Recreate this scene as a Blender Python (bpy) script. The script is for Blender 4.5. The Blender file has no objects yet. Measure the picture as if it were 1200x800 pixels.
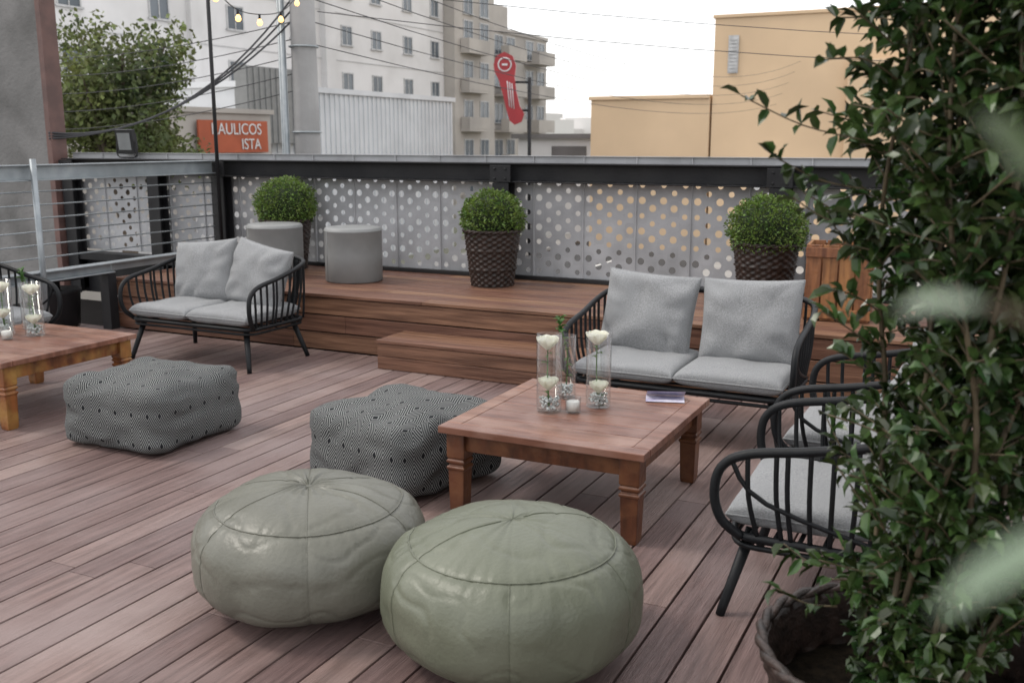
import bpy, math, random
from mathutils import Vector, Matrix, noise
R=random.Random(7)
sc=bpy.context.scene
pi=math.pi
# ---------------------------------------------------------------- materials
def mat(name,c1,c2=None,scale=5,rough=.6,bump=0,bscale=60,metal=0,stretch=(1,1,1),bstretch=(1,1,1),rand=0,spec=.5,detail=5,rvar=0,dirt=None,dscale=1.2,sheen=0,lo=.35,hi=.65,trans=0):
    m=bpy.data.materials.new(name); m.use_nodes=True
    nt=m.node_tree; N=nt.nodes; L=nt.links; b=N['Principled BSDF']
    b.inputs['Roughness'].default_value=rough; b.inputs['Metallic'].default_value=metal
    b.inputs['Specular IOR Level'].default_value=spec
    if sheen: b.inputs['Sheen Weight'].default_value=sheen
    tc=N.new('ShaderNodeTexCoord')
    def nz(sc_,st,det=detail):
        mp=N.new('ShaderNodeMapping'); mp.inputs['Scale'].default_value=st
        n=N.new('ShaderNodeTexNoise'); n.inputs['Scale'].default_value=sc_; n.inputs['Detail'].default_value=det
        L.new(tc.outputs['Object'],mp.inputs[0]); L.new(mp.outputs[0],n.inputs['Vector']); return n
    c2=c2 or tuple(x*.75 for x in c1)
    n=nz(scale,stretch); cr=N.new('ShaderNodeValToRGB')
    cr.color_ramp.elements[0].position=lo; cr.color_ramp.elements[1].position=hi
    cr.color_ramp.elements[0].color=(*c2,1); cr.color_ramp.elements[1].color=(*c1,1)
    L.new(n.outputs['Fac'],cr.inputs[0]); out=cr.outputs[0]
    if dirt:
        d=nz(dscale,(1,1,1),8); r2=N.new('ShaderNodeValToRGB'); r2.color_ramp.elements[0].position=.45; r2.color_ramp.elements[1].position=.7
        L.new(d.outputs['Fac'],r2.inputs[0]); mx=N.new('ShaderNodeMixRGB'); mx.inputs[2].default_value=(*dirt,1)
        L.new(r2.outputs[0],mx.inputs[0]); L.new(out,mx.inputs[1]); out=mx.outputs[0]
    if rand:
        g=N.new('ShaderNodeNewGeometry'); mr=N.new('ShaderNodeMapRange'); mr.inputs[3].default_value=1-rand; mr.inputs[4].default_value=1+rand
        L.new(g.outputs['Random Per Island'],mr.inputs[0]); hs=N.new('ShaderNodeHueSaturation')
        L.new(mr.outputs[0],hs.inputs['Value']); L.new(out,hs.inputs['Color'])
        m2=N.new('ShaderNodeMapRange'); m2.inputs[3].default_value=.5-rand*.035; m2.inputs[4].default_value=.5+rand*.035
        L.new(g.outputs['Random Per Island'],m2.inputs[0]); L.new(m2.outputs[0],hs.inputs['Hue']); out=hs.outputs[0]
    L.new(out,b.inputs['Base Color'])
    if rvar:
        rr=N.new('ShaderNodeMapRange'); rr.inputs[3].default_value=max(.05,rough-rvar); rr.inputs[4].default_value=min(1,rough+rvar)
        L.new(nz(scale*.6,stretch).outputs['Fac'],rr.inputs[0]); L.new(rr.outputs[0],b.inputs['Roughness'])
    if bump:
        bn=nz(bscale,bstretch,4); bp=N.new('ShaderNodeBump'); bp.inputs['Strength'].default_value=bump; bp.inputs['Distance'].default_value=.01
        L.new(bn.outputs['Fac'],bp.inputs['Height']); L.new(bp.outputs[0],b.inputs['Normal'])
    if trans:
        tr=N.new('ShaderNodeBsdfTranslucent'); L.new(out,tr.inputs[0]); ms=N.new('ShaderNodeMixShader'); ms.inputs[0].default_value=trans
        L.new(b.outputs[0],ms.inputs[1]); L.new(tr.outputs[0],ms.inputs[2]); L.new(ms.outputs[0],N['Material Output'].inputs[0])
    return m
M={}
M['deck']=mat('deck_composite',(.220,.150,.137),(.130,.087,.079),3,.46,.7,40,stretch=(14,.8,5),bstretch=(6,.12,1),rand=.24,rvar=.12,dirt=(.25,.19,.18),dscale=1.6,spec=.4)
M['under']=mat('deck_underside',(.008,.007,.007),rough=.9,spec=.1)
M['plat']=mat('platform_wood',(.205,.105,.066),(.095,.044,.027),3,.5,.4,30,stretch=(.7,12,12),bstretch=(.2,5,5),rand=.26,rvar=.1,spec=.35)
M['black']=mat('black_powdercoat',(.009,.010,.012),(.006,.007,.008),20,.5,.1,120,spec=.25)
M['steelblk']=mat('black_steel',(.010,.010,.012),(.018,.018,.020),4,.55,.15,60,dirt=(.026,.025,.025),spec=.25)
M['galv']=mat('galvanised_steel',(.36,.39,.41),(.26,.29,.31),8,.42,.1,60,metal=.35,dirt=(.2,.22,.23))
M['panel']=mat('panel_grey_paint',(.39,.395,.41),(.34,.345,.36),2,.55,.1,30,rand=.05,dirt=(.28,.285,.295),dscale=2.5)
M['fabric']=mat('grey_fabric',(.315,.322,.328),(.215,.220,.226),150,.97,.7,260,sheen=.15,detail=3,dirt=(.255,.262,.268),dscale=6,spec=.2)
M['leather_g']=mat('sage_leather',(.122,.132,.093),(.100,.109,.076),4,.43,.22,70,rvar=.08,dirt=(.140,.150,.110),dscale=3)
M['leather_b']=mat('olive_grey_leather',(.126,.126,.102),(.104,.104,.083),4,.41,.22,70,rvar=.08,dirt=(.142,.142,.116),dscale=3)
M['vinyl']=mat('grey_vinyl',(.215,.220,.218),(.185,.190,.188),5,.5,.1,60)
M['tabletop']=mat('table_wood_top',(.225,.104,.068),(.125,.051,.031),3,.31,.25,30,stretch=(1,9,1),bstretch=(.3,5,1),rand=.16,rvar=.1,dirt=(.26,.15,.115),dscale=5)
M['tableleg']=mat('table_wood_leg',(.125,.043,.019),(.055,.020,.010),6,.38,.3,30,stretch=(3,3,.6),dirt=(.16,.065,.028),dscale=9)
M['tableleg_w']=mat('table_wood_worn',(.24,.085,.025),(.10,.033,.012),6,.4,.4,30,stretch=(3,3,.6),dirt=(.34,.19,.05),dscale=7)
M['wicker']=mat('dark_wicker',(.040,.025,.020),(.016,.011,.009),30,.42,.3,90,spec=.35)
M['soil']=mat('soil',(.012,.009,.006),(.005,.004,.003),40,1,1,50,spec=.05)
M['box']=mat('boxwood_leaf',(.16,.225,.044),(.058,.110,.019),14,.5,rand=.5,trans=.25)
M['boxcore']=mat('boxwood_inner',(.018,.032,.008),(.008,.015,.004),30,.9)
M['leaf']=mat('vine_leaf',(.060,.096,.026),(.020,.044,.013),12,.28,rand=.65,spec=.5,trans=.25)
M['leafpale']=mat('pale_sheen_leaf',(.28,.34,.26),(.12,.19,.11),14,.4,rand=.15,trans=.3)  # pale leaf backs, with the sheen of the sky painted into the colour
M['stem']=mat('vine_stem',(.10,.075,.04),(.06,.045,.025),20,.7)
M['treeleaf']=mat('tree_leaf',(.17,.19,.055),(.05,.075,.028),.7,.6,rand=.55,trans=.3)
M['bark']=mat('tree_bark',(.14,.11,.085),(.08,.06,.045),6,.9,.6,20)
M['crate']=mat('crate_wood',(.29,.125,.048),(.14,.056,.023),4,.55,.3,30,stretch=(8,8,1),rand=.28)
M['conc']=mat('concrete',(.36,.355,.355),(.28,.275,.275),1.5,.9,.4,25,dirt=(.22,.218,.215),dscale=.8)
M['wallgrey']=mat('grey_render_wall',(.20,.195,.193),(.14,.138,.136),1.2,.9,.6,30,dirt=(.11,.108,.106),dscale=2.2)
M['rust']=mat('brown_trim',(.14,.075,.065),(.09,.05,.045),5,.6)
M['white']=mat('white_render',(.68,.67,.665),(.60,.59,.585),.3,.85,dirt=(.52,.51,.50),dscale=.25)
M['whitemetal']=mat('white_sheet_metal',(.62,.64,.66),(.52,.54,.56),.6,.5)
M['cream']=mat('cream_render',(.43,.40,.365),(.36,.335,.305),.4,.85,dirt=(.30,.28,.26),dscale=.3)
M['yellow']=mat('ochre_render',(.68,.50,.325),(.61,.445,.285),.25,.85,dirt=(.53,.39,.255),dscale=.15)
M['glassdark']=mat('window_glass',(.06,.075,.09),(.14,.16,.18),.35,.12)
M['frame']=mat('window_frame',(.5,.5,.5),rough=.5)
M['asphalt']=mat('asphalt',(.055,.055,.057),(.04,.04,.042),3,.9)
M['ground']=mat('ground_earth',(.22,.21,.18),(.14,.15,.10),.03,.95,dirt=(.10,.14,.07),dscale=.01)
M['pave']=mat('pavement',(.34,.33,.31),(.27,.26,.25),1.5,.9)
M['paint']=mat('road_paint',(.75,.75,.72),rough=.7)
M['red']=mat('sign_red',(.34,.025,.030),(.28,.02,.026),2,.4)
M['whitep']=mat('sign_white',(.66,.66,.66),rough=.5)
M['orange']=mat('banner_orange',(.38,.085,.035),(.29,.062,.025),1,.6)
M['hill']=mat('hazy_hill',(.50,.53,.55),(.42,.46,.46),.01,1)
M['rose']=mat('rose_petal',(.88,.87,.80),(.84,.84,.72),20,.6,rand=.04,trans=.4)
M['green']=mat('flower_stem',(.08,.18,.04),(.04,.11,.022),20,.5,rand=.3,trans=.2)
M['candle']=mat('candle_wax',(.82,.80,.76),rough=.4)
M['paper']=mat('card_paper',(.62,.60,.68),(.30,.28,.42),14,.6)
M['pearl']=mat('gel_beads',(.62,.65,.65),(.5,.53,.53),60,.12)
M['darkmetal']=mat('dark_metal',(.014,.014,.016),rough=.5,spec=.3)
M['cable']=mat('cable_rubber',(.05,.05,.055),rough=.7)
M['lens']=mat('floodlight_lens',(.20,.21,.22),rough=.15)
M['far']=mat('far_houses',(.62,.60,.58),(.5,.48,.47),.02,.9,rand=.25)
M['roof']=mat('fibre_roof',(.16,.15,.15),(.11,.105,.10),.5,.9)
# thin clear glass
g=bpy.data.materials.new('clear_glass'); g.use_nodes=True; nt=g.node_tree; nt.nodes.clear()
o=nt.nodes.new('ShaderNodeOutputMaterial'); t=nt.nodes.new('ShaderNodeBsdfTransparent'); t.inputs[0].default_value=(.965,.975,.975,1)
gl=nt.nodes.new('ShaderNodeBsdfGlossy'); gl.inputs['Roughness'].default_value=.03; fr=nt.nodes.new('ShaderNodeLayerWeight'); fr.inputs[0].default_value=.5
pw=nt.nodes.new('ShaderNodeMath'); pw.operation='POWER'; pw.inputs[1].default_value=3.0; nt.links.new(fr.outputs['Facing'],pw.inputs[0])
ma=nt.nodes.new('ShaderNodeMath'); ma.operation='MULTIPLY_ADD'; ma.inputs[1].default_value=.5; ma.inputs[2].default_value=.025; nt.links.new(pw.outputs[0],ma.inputs[0])
mx=nt.nodes.new('ShaderNodeMixShader'); nt.links.new(ma.outputs[0],mx.inputs[0]); nt.links.new(t.outputs[0],mx.inputs[1]); nt.links.new(gl.outputs[0],mx.inputs[2]); nt.links.new(mx.outputs[0],o.inputs[0]); M['glass']=g
# bulb
g=bpy.data.materials.new('lit_bulb'); g.use_nodes=True; b=g.node_tree.nodes['Principled BSDF']; b.inputs['Base Color'].default_value=(.8,.5,.2,1); b.inputs['Emission Color'].default_value=(1,.60,.22,1); b.inputs['Emission Strength'].default_value=2.2; M['bulb']=g
# op-art fabric (woven concentric lines, laid out in the cover's own UVs, metres)
g=bpy.data.materials.new('geometric_fabric'); g.use_nodes=True; nt=g.node_tree; N=nt.nodes; L=nt.links; b=N['Principled BSDF']; b.inputs['Roughness'].default_value=.95; b.inputs['Specular IOR Level'].default_value=.15
tc=N.new('ShaderNodeTexCoord'); mp=N.new('ShaderNodeMapping'); mp.inputs['Scale'].default_value=(1,.62,1)
L.new(tc.outputs['UV'],mp.inputs[0]); v=N.new('ShaderNodeTexVoronoi'); v.voronoi_dimensions='2D'; v.distance='MANHATTAN'; v.inputs['Scale'].default_value=9.5; v.inputs['Randomness'].default_value=0
L.new(mp.outputs[0],v.inputs['Vector']); m1=N.new('ShaderNodeMath'); m1.operation='MULTIPLY'; m1.inputs[1].default_value=54; L.new(v.outputs['Distance'],m1.inputs[0])
m2=N.new('ShaderNodeMath'); m2.operation='SINE'; L.new(m1.outputs[0],m2.inputs[0]); cr=N.new('ShaderNodeValToRGB'); L.new(m2.outputs[0],cr.inputs[0])
cr.color_ramp.elements[0].position=.05; cr.color_ramp.elements[0].color=(.022,.024,.026,1); cr.color_ramp.elements[1].position=.5; cr.color_ramp.elements[1].color=(.22,.225,.22,1)
m3=N.new('ShaderNodeMath'); m3.operation='GREATER_THAN'; m3.inputs[1].default_value=.10; L.new(v.outputs['Distance'],m3.inputs[0])
mm=N.new('ShaderNodeMixRGB'); mm.inputs[1].default_value=(.012,.013,.015,1); L.new(m3.outputs[0],mm.inputs[0]); L.new(cr.outputs[0],mm.inputs[2]); L.new(mm.outputs[0],b.inputs['Base Color']); M['opart']=g
# ---------------------------------------------------------------- mesh builder
def smooth(P,n=6):
    P=[Vector(p) for p in P]; out=[]
    for i in range(len(P)-1):
        a=P[max(i-1,0)];b=P[i];c=P[i+1];d=P[min(i+2,len(P)-1)]
        for k in range(n):
            t=k/n; out.append(.5*((2*b)+(c-a)*t+(2*a-5*b+4*c-d)*t*t+(3*b-a-3*c+d)*t**3))
    out.append(P[-1]); return out
class MB:
    def __init__(s): s.v=[];s.f=[];s.m=[];s.s=[];s.uv=None
    def add(s,vs,fs,mi=0,sm=False):
        o=len(s.v); s.v+= [tuple(q) for q in vs]
        for f in fs: s.f.append(tuple(i+o for i in f)); s.m.append(mi); s.s.append(sm)
    def box(s,c,d,mi=0,rz=0,Mx=None):
        x,y,z=[q/2 for q in d]; vs=[Vector((i*x,j*y,k*z)) for i in(-1,1) for j in(-1,1) for k in(-1,1)]
        if Mx is None: Mx=Matrix.Rotation(rz,3,'Z')
        vs=[Mx@q+Vector(c) for q in vs]
        s.add(vs,[(0,1,3,2),(4,6,7,5),(0,4,5,1),(2,3,7,6),(0,2,6,4),(1,5,7,3)],mi)
    def b2(s,x0,x1,y0,y1,z0,z1,mi=0): s.box(((x0+x1)/2,(y0+y1)/2,(z0+z1)/2),(x1-x0,y1-y0,z1-z0),mi)
    def tube(s,P,r,mi=0,seg=8,closed=False):
        P=[Vector(p) for p in P]; n=len(P); rr=r if isinstance(r,(list,tuple)) else [r]*n
        T=[]
        for i in range(n):
            a=P[(i-1)%n] if (closed or i>0) else P[i]; b=P[(i+1)%n] if (closed or i<n-1) else P[i]
            d=(b-a); T.append(d.normalized() if d.length>1e-9 else Vector((0,0,1)))
        u=T[0].orthogonal().normalized(); vs=[]
        for i in range(n):
            u=(u-T[i]*u.dot(T[i])); u=u.normalized() if u.length>1e-6 else T[i].orthogonal().normalized()
            w=T[i].cross(u)
            for k in range(seg):
                a=2*pi*k/seg; vs.append(P[i]+(u*math.cos(a)+w*math.sin(a))*rr[i])
        fs=[(i*seg+k,i*seg+(k+1)%seg,(i+1)*seg+(k+1)%seg,(i+1)*seg+k) for i in range(n-1) for k in range(seg)]
        if closed: fs+=[((n-1)*seg+k,(n-1)*seg+(k+1)%seg,(k+1)%seg,k) for k in range(seg)]
        else: fs+=[tuple(range(seg))[::-1],tuple((n-1)*seg+k for k in range(seg))]
        s.add(vs,fs,mi,True)
    def lathe(s,prof,c=(0,0,0),seg=32,mi=0,fn=None,sm=True,rot=0):
        vs=[];n=len(prof)
        for i,(r,z) in enumerate(prof):
            for k in range(seg):
                a=2*pi*k/seg+rot; q=r
                p=Vector((math.cos(a)*q,math.sin(a)*q,z))
                if fn: p=fn(p,a,i)
                vs.append(p+Vector(c))
        fs=[(i*seg+k,i*seg+(k+1)%seg,(i+1)*seg+(k+1)%seg,(i+1)*seg+k) for i in range(n-1) for k in range(seg)]
        s.add(vs,fs,mi,sm)
    def obj(s,name,mats,parent=None,loc=(0,0,0),rot=(0,0,0),bevel=0):
        me=bpy.data.meshes.new(name); me.from_pydata(s.v,[],s.f)
        for m in mats: me.materials.append(M[m] if isinstance(m,str) else m)
        me.polygons.foreach_set('material_index',s.m); me.polygons.foreach_set('use_smooth',s.s)
        if s.uv:
            ul=me.uv_layers.new(name='UVMap')
            for lp in me.loops: ul.data[lp.index].uv=s.uv[lp.vertex_index]
        me.update()
        o=bpy.data.objects.new(name,me); sc.collection.objects.link(o); o.location=loc; o.rotation_euler=rot
        if parent: o.parent=parent
        if bevel:
            bv=o.modifiers.new('Bevel','BEVEL'); bv.width=bevel; bv.segments=2; bv.limit_method='ANGLE'
        return o
def empty(name,loc=(0,0,0),rz=0):
    e=bpy.data.objects.new(name,None); e.empty_display_size=.1; sc.collection.objects.link(e); e.location=loc; e.rotation_euler=(0,0,rz); return e
def leaf(mb,p,d,up,l,w,mi=0,fold=.25):
    d=d.normalized(); s_=d.cross(up); s_=s_.normalized() if s_.length>1e-4 else d.orthogonal().normalized(); n=s_.cross(d)
    q=lambda a,b,c:p+d*(a*l)+s_*(b*w)+n*(c*w)
    V=[q(0,0,0),q(.35,0,-.02),q(.7,0,-.05),q(1,0,-.3),q(.28,.42,fold),q(.66,.40,fold*.8),q(.28,-.42,fold),q(.66,-.40,fold*.8)]
    mb.add(V,[(0,4,1),(4,5,2,1),(5,3,2),(0,1,6),(1,2,7,6),(2,3,7)],mi,False)
def leaf2(mb,p,d,up,l,w,mi=0):
    d=d.normalized(); s_=d.cross(up); s_=s_.normalized() if s_.length>1e-4 else d.orthogonal().normalized(); n=s_.cross(d)
    V=[p,p+d*l*.5+s_*w*.5+n*w*.15,p+d*l,p+d*l*.5-s_*w*.5+n*w*.15]; mb.add(V,[(0,1,2,3)],mi)
def rv(): 
    while 1:
        v=Vector((R.uniform(-1,1),R.uniform(-1,1),R.uniform(-1,1)))
        if .05<v.length<1: return v.normalized()
# ---------------------------------------------------------------- ground & street
mb=MB(); mb.add([(-900,-900,-3.5),(900,-900,-3.5),(900,900,-3.5),(-900,900,-3.5)],[(0,1,2,3)]); mb.obj('ground',['ground'])
mb=MB(); mb.b2(-19,-10.6,-60,300,-3.6,-3.48)
for i in range(60): mb.b2(-14.9,-14.75,-58+i*6,-55+i*6,-3.47,-3.462,1)
mb.obj('road',['asphalt','paint'])
mb=MB(); mb.b2(-10.6,-8.4,-60,300,-3.6,-3.36); mb.b2(-21.6,-19,-60,300,-3.6,-3.36); mb.b2(-8.4,60,12,43,-3.6,-3.40); mb.obj('pavement',['pave'])
# ---------------------------------------------------------------- deck
mb=MB(); pitch=.1425; x=-9.05
while x<3.2:
    y=-1.2-R.uniform(0,2.0)
    while y<6.18:
        L_=R.choice([2.2,2.4,2.9]); y1=min(y+L_,6.18)
        if y1-y>.05: mb.b2(x+.0045,x+pitch-.0045,y+.0015,y1-.0015,-.024,0)
        y=y1
    x+=pitch
mb.obj('wooden_deck',['deck'],bevel=.0025)
mb=MB(); mb.b2(-9.05,3.2,-3.4,7.4,-.3,-.05); mb.b2(-9.05,3.2,-3.4,7.4,-3.5,-3.3); 
for px in (-8.9,-4,0,3):
    for py in(-3.2,2,7.2): mb.b2(px-.1,px+.1,py-.1,py+.1,-3.3,-.3)
mb.obj('deck_substructure',['under'])
# platform
pl=empty('raised_wooden_platform')
mb=MB(); y=6.185; H=.44
while y<7.62:
    x=-6.86
    while x<3.2:
        L_=R.choice([1.9,2.6,3.1]); x1=min(x+L_,3.2); 
        if x1-x>.03: mb.b2(x+.0015,x1-.0015,y+.003,y+.139,H-.024,H)
        x=x1
    y+=.142
mb.obj('top_boards',['plat'],pl,bevel=.0025)
mb=MB()
for k in range(3):
    z0=.004+k*.138
    x=-6.85
    while x<3.2:
        x1=min(x+R.choice([1.9,2.9,2.4]),3.2); mb.b2(x+.001,x1-.001,6.20,6.222,z0,z0+.129); x=x1
    mb.b2(-6.85,-6.828,6.225,7.6,z0,z0+.129)
mb.obj('fascia_boards',['plat'],pl,bevel=.003)
mb=MB(); mb.b2(-6.82,3.2,6.23,7.6,-.04,H-.03); mb.obj('core',['under'],pl)
st=empty('wooden_step')
mb=MB(); X0,X1=-3.91,-1.95
for k in range(3): 
    a=5.815+k*.128; mb.b2(X0-.005,X1+.005,a+.002,a+.125,.19,.212)
for k in range(2): mb.b2(X0,X1,5.825,5.847,.003+k*.094,.093+k*.092)
for k in range(2): mb.b2(X0,X0+.022,5.85,6.198,.003+k*.094,.093+k*.092); mb.b2(X1-.022,X1,5.85,6.198,.003+k*.094,.093+k*.092)
mb.obj('boards',['plat'],st,bevel=.003)
mb=MB(); mb.b2(X0+.03,X1-.03,5.86,6.19,.0,.18); mb.obj('core',['under'],st)
# ---------------------------------------------------------------- perforated fence
fe=empty('perforated_fence')
mb=MB(); cw=.088; rp=.122; z0=.46; Yf=7.66; NR=8; ZT=1.47
def cell(xc,zc,w,h,r,yy):
    vi=[];vo=[]
    for k in range(16):
        a=2*pi*k/16; c,s_=math.cos(a),math.sin(a); vi.append((xc+r*c,yy,zc+r*s_))
        m=max(abs(c)/(w/2),abs(s_)/(h/2)); vo.append((xc+c/m,yy,zc+s_/m))
    mb.add(vi+vo,[(k,(k+1)%16,16+(k+1)%16,16+k) for k in range(16)],0)
    for (sx,sy) in((1,1),(-1,1),(-1,-1),(1,-1)):
        cx,cz=xc+sx*w/2,zc+sy*h/2
        idx=[k for k in range(16) if (math.cos(2*pi*k/16)*sx>0.01 and math.sin(2*pi*k/16)*sy>0.01)]
        onx=[vo[k] for k in idx if abs(abs(vo[k][0]-xc)-w/2)<1e-6]; onz=[vo[k] for k in idx if abs(abs(vo[k][2]-zc)-h/2)<1e-6]
        if onx and onz:
            A=max(onx,key=lambda q:abs(q[2]-zc)); B=max(onz,key=lambda q:abs(q[0]-xc)); mb.add([A,B,(cx,yy,cz)],[(0,1,2)],0)
x=-8.95
while x<3.3:
    for c in range(5):
        xc=x+cw*(c+.5); off=(c%2)*rp/2; yy=Yf
        for r_ in range(NR):
            zc=z0+rp*(r_+.5)+off
            if zc+rp/2>ZT+.001: 
                mb.add([(xc-cw/2,yy,zc-rp/2),(xc+cw/2,yy,zc-rp/2),(xc+cw/2,yy,ZT),(xc-cw/2,yy,ZT)],[(0,1,2,3)],0); continue
            cell(xc,zc,cw,rp,.029 if (r_+c)%2 else .022,yy)
        if not off: mb.add([(xc-cw/2,yy,z0+NR*rp),(xc+cw/2,yy,z0+NR*rp),(xc+cw/2,yy,ZT),(xc-cw/2,yy,ZT)],[(0,1,2,3)],0)
        if off: mb.add([(xc-cw/2,yy,z0),(xc+cw/2,yy,z0),(xc+cw/2,yy,z0+off),(xc-cw/2,yy,z0+off)],[(0,1,2,3)],0)
    xx=x+5*cw
    mb.b2(xx+.001,xx+.011,Yf-.014,Yf+.012,z0,ZT)
    x=xx+.012
mb.b2(-8.95,3.3,Yf-.02,Yf+.02,ZT+.001,ZT+.006)
mb.obj('perforated_panels',['panel'],fe)
mb=MB(); zt=1.27
mb.b2(-8.95,3.3,7.575,7.585,zt,1.405); mb.b2(-8.95,3.3,7.50,7.65,1.406,1.418); mb.b2(-8.95,3.3,7.50,7.65,zt-.012,zt-.001)
mb.b2(-6.86,3.3,7.60,7.65,.441,.475); 
mb.b2(-8.95,-6.87,7.5,7.65,.36,.44); mb.b2(-8.95,-6.87,7.6,7.63,0,.35)
for px in(-8.87,-7.66,-6.82,-3.76,-1.47,.82,3.1):
    w=.075
    zb=.442 if px>-6.8 else 0
    mb.b2(px-w,px+w,7.485,7.497,zb,zt-.014); mb.b2(px-w,px+w,7.60,7.612,zb+.04,zt-.014); mb.b2(px-.006,px+.006,7.498,7.599,zb,zt-.014)
    mb.b2(px-w-.02,px+w+.02,7.48,7.496,zt-.01,1.40)
    for sx in(-1,1):
        for sz in(.02,.10): mb.tube([(px+sx*.05,7.479,zt+sz),(px+sx*.05,7.47,zt+sz)],.011,0,6)
mb.obj('steel_frame',['steelblk'],fe,bevel=.003)
# ---------------------------------------------------------------- railing left
ra=empty('galvanised_railing')
mb=MB(); xr=-6.86
mb.b2(xr-.05,xr+.05,1.5,7.47,1.405,1.415); mb.b2(xr-.006,xr+.006,1.5,7.47,1.30,1.404); mb.b2(xr-.05,xr+.05,1.5,7.47,1.289,1.299)
mb.b2(xr-.06,xr+.06,1.5,6.16,.565,.575); mb.b2(xr-.006,xr+.006,1.5,6.16,.50,.564); mb.b2(xr-.06,xr+.06,1.5,6.16,.489,.499)
mb.b2(xr-.06,xr+.06,6.17,7.47,.565,.575); mb.b2(xr-.006,xr+.006,6.17,7.47,.50,.564)
mb.obj('channel_rails',['galv'],ra,bevel=.002)
mb=MB()
for k in range(6): mb.tube([(xr,1.5,.68+k*.105),(xr,7.47,.68+k*.105)],.006,0,6)
for py in(5.42,2.6): mb.tube([(xr+.08,py,0),(xr+.08,py,1.46)],.024,0,10)
mb.obj('cables_and_posts',['galv'],ra)
mb=MB(); mb.b2(xr-.05,xr+.05,6.2-.12,6.2-.03,0,.48); mb.b2(xr-.05,xr+.05,4.2,4.29,0,.48); mb.obj('foot_posts',['steelblk'],ra)
mb=MB(); mb.tube([(-6.74,7.42,.44),(-6.74,7.42,3.6)],.018,0,8); mb.box((-6.74,7.42,.447),(.12,.12,.01)); mb.obj('string_light_pole',['darkmetal'])
# string lights
sl=empty('string_lights')
P=smooth([(-6.74,7.42,3.05),(-6.85,7.9,2.86),(-7.0,8.5,2.87),(-7.25,9.2,3.02),(-7.6,10.0,3.4)],8)
mb=MB(); mb.tube(P,.005,0,6); mb2=MB()
for i in(3,9,15,22,28):
    p=P[i]; mb.tube([p,p-Vector((0,0,.045))],.012,0,8)
    pr=[(.011,0),(.022,-.016),(.029,-.036),(.027,-.052),(.015,-.066),(.001,-.069)]
    mb2.lathe(pr,p-Vector((0,0,.045)),12)
mb.obj('cable_and_sockets',['darkmetal'],sl); mb2.obj('bulbs',['bulb'],sl)
# floodlight
fl=empty('floodlight',(-8.04,7.55,1.42))
mb=MB(); Mx=Matrix.Rotation(.12,3,'X'); mb.box((0,0,.17),(.23,.05,.24),0,Mx=Mx); mb.box((0,.04,.17),(.15,.05,.16),0,Mx=Mx); mb.tube(smooth([(-.13,0,.17),(-.13,0,.03),(0,0,.012),(.13,0,.03),(.13,0,.17)],4),.009,0,6)
for k in range(5): mb.box((-.06+k*.03,.07,.17),(.006,.03,.15),0,Mx=Mx)
mb.obj('housing',['darkmetal'],fl,bevel=.004); mb=MB(); mb.box((0,-.028,.17),(.17,.006,.17),0,Mx=Mx); mb.obj('lens',['lens'],fl)
# grey wall left
wl=empty('concrete_wall'); mb=MB(); mb.b2(-14,-9.06,7.45,7.60,-3.5,7); mb.obj('wall_body',['wallgrey'],wl,bevel=.01)
mb=MB(); mb.b2(-9.055,-8.98,7.43,7.62,-3.5,7); mb.obj('corner_trim',['rust'],wl,bevel=.004)
mb=MB(); mb.lathe([(.10,0),(.17,.02),(.19,.30),(.20,.33),(.19,.335),(.17,.30),(.001,.29)],(0,0,0),24); mb.tube([(0,0,.29),(0,0,.42)],.03,0,8); mb.lathe([(.001,.42),(.22,.42),(.22,.44),(.001,.44)],(0,0,0),28); mb.obj('black_side_table',['darkmetal'],loc=(-7.35,6.0,0))
# ---------------------------------------------------------------- cushions
def pillow(mb,w,h,t,C,Rm,seed,pn=.42,pinch=.05,pad=False,wr=.012):
    n=32; vs=[]
    def P(u,v,s):
        if pad: f=((1-abs(u)**7)*(1-abs(v)**7))**.32
        else: f=((1-abs(u)**2.6)*(1-abs(v)**2.6))**pn
        x=w/2*u*(1-pinch*(1-v*v)*abs(u)**2); z=h/2*v*(1-pinch*(1-u*u)*abs(v)**2)
        nn=noise.noise(Vector((u*1.5+seed*7,v*1.5,s*3+seed)))*wr*1.5+noise.noise(Vector((u*3.2+seed*3,v*2.8,s*2)))*wr*.6
        e=min(1,(1-max(abs(u),abs(v)))*5)
        if not pad:
            an=math.atan2(v,u); rr_=math.sqrt(u*u+v*v); nn+=wr*.9*math.sin(an*9+seed*3+1.8*math.sin(an*2+seed))*max(0,rr_-.4)
            q=u*.8+v*.55*math.sin(seed*2.1)+.25*noise.noise(Vector((u*1.5,v*1.5,seed)))
            nn-=wr*.7*math.exp(-((q-.15)/.05)**2)*(.4+.6*abs(v)) 
            nn-=wr*.6*math.exp(-((v+.35+.2*math.sin(u*2+seed))/.05)**2)*abs(u)
        y=s*(t/2*f)+nn*e*s
        return Rm@Vector((x,y,z))+Vector(C)
    A=[]
    for s in(-1,1):
        o=len(vs)
        for i in range(n+1):
            for j in range(n+1):
                u=math.sin((i/n-.5)*pi); v=math.sin((j/n-.5)*pi); vs.append(P(u,v,s))
        F=[(o+i*(n+1)+j,o+(i+1)*(n+1)+j,o+(i+1)*(n+1)+j+1,o+i*(n+1)+j+1) for i in range(n) for j in range(n)]
        A+= [f[::-1] for f in F] if s==1 else F
    mb.add(vs,A,0,True)
    ed=[P(math.sin((i/n-.5)*pi),-1,1) for i in range(n)]+[P(1,math.sin((i/n-.5)*pi),1) for i in range(n)]+[P(math.sin((.5-i/n)*pi),1,1) for i in range(n)]+[P(-1,math.sin((.5-i/n)*pi),1) for i in range(n)]
    mb.tube(ed,.0045,0,6,closed=True)
def Rx(a): return Matrix.Rotation(a,3,'X')
def Ry(a): return Matrix.Rotation(a,3,'Y')
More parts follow.
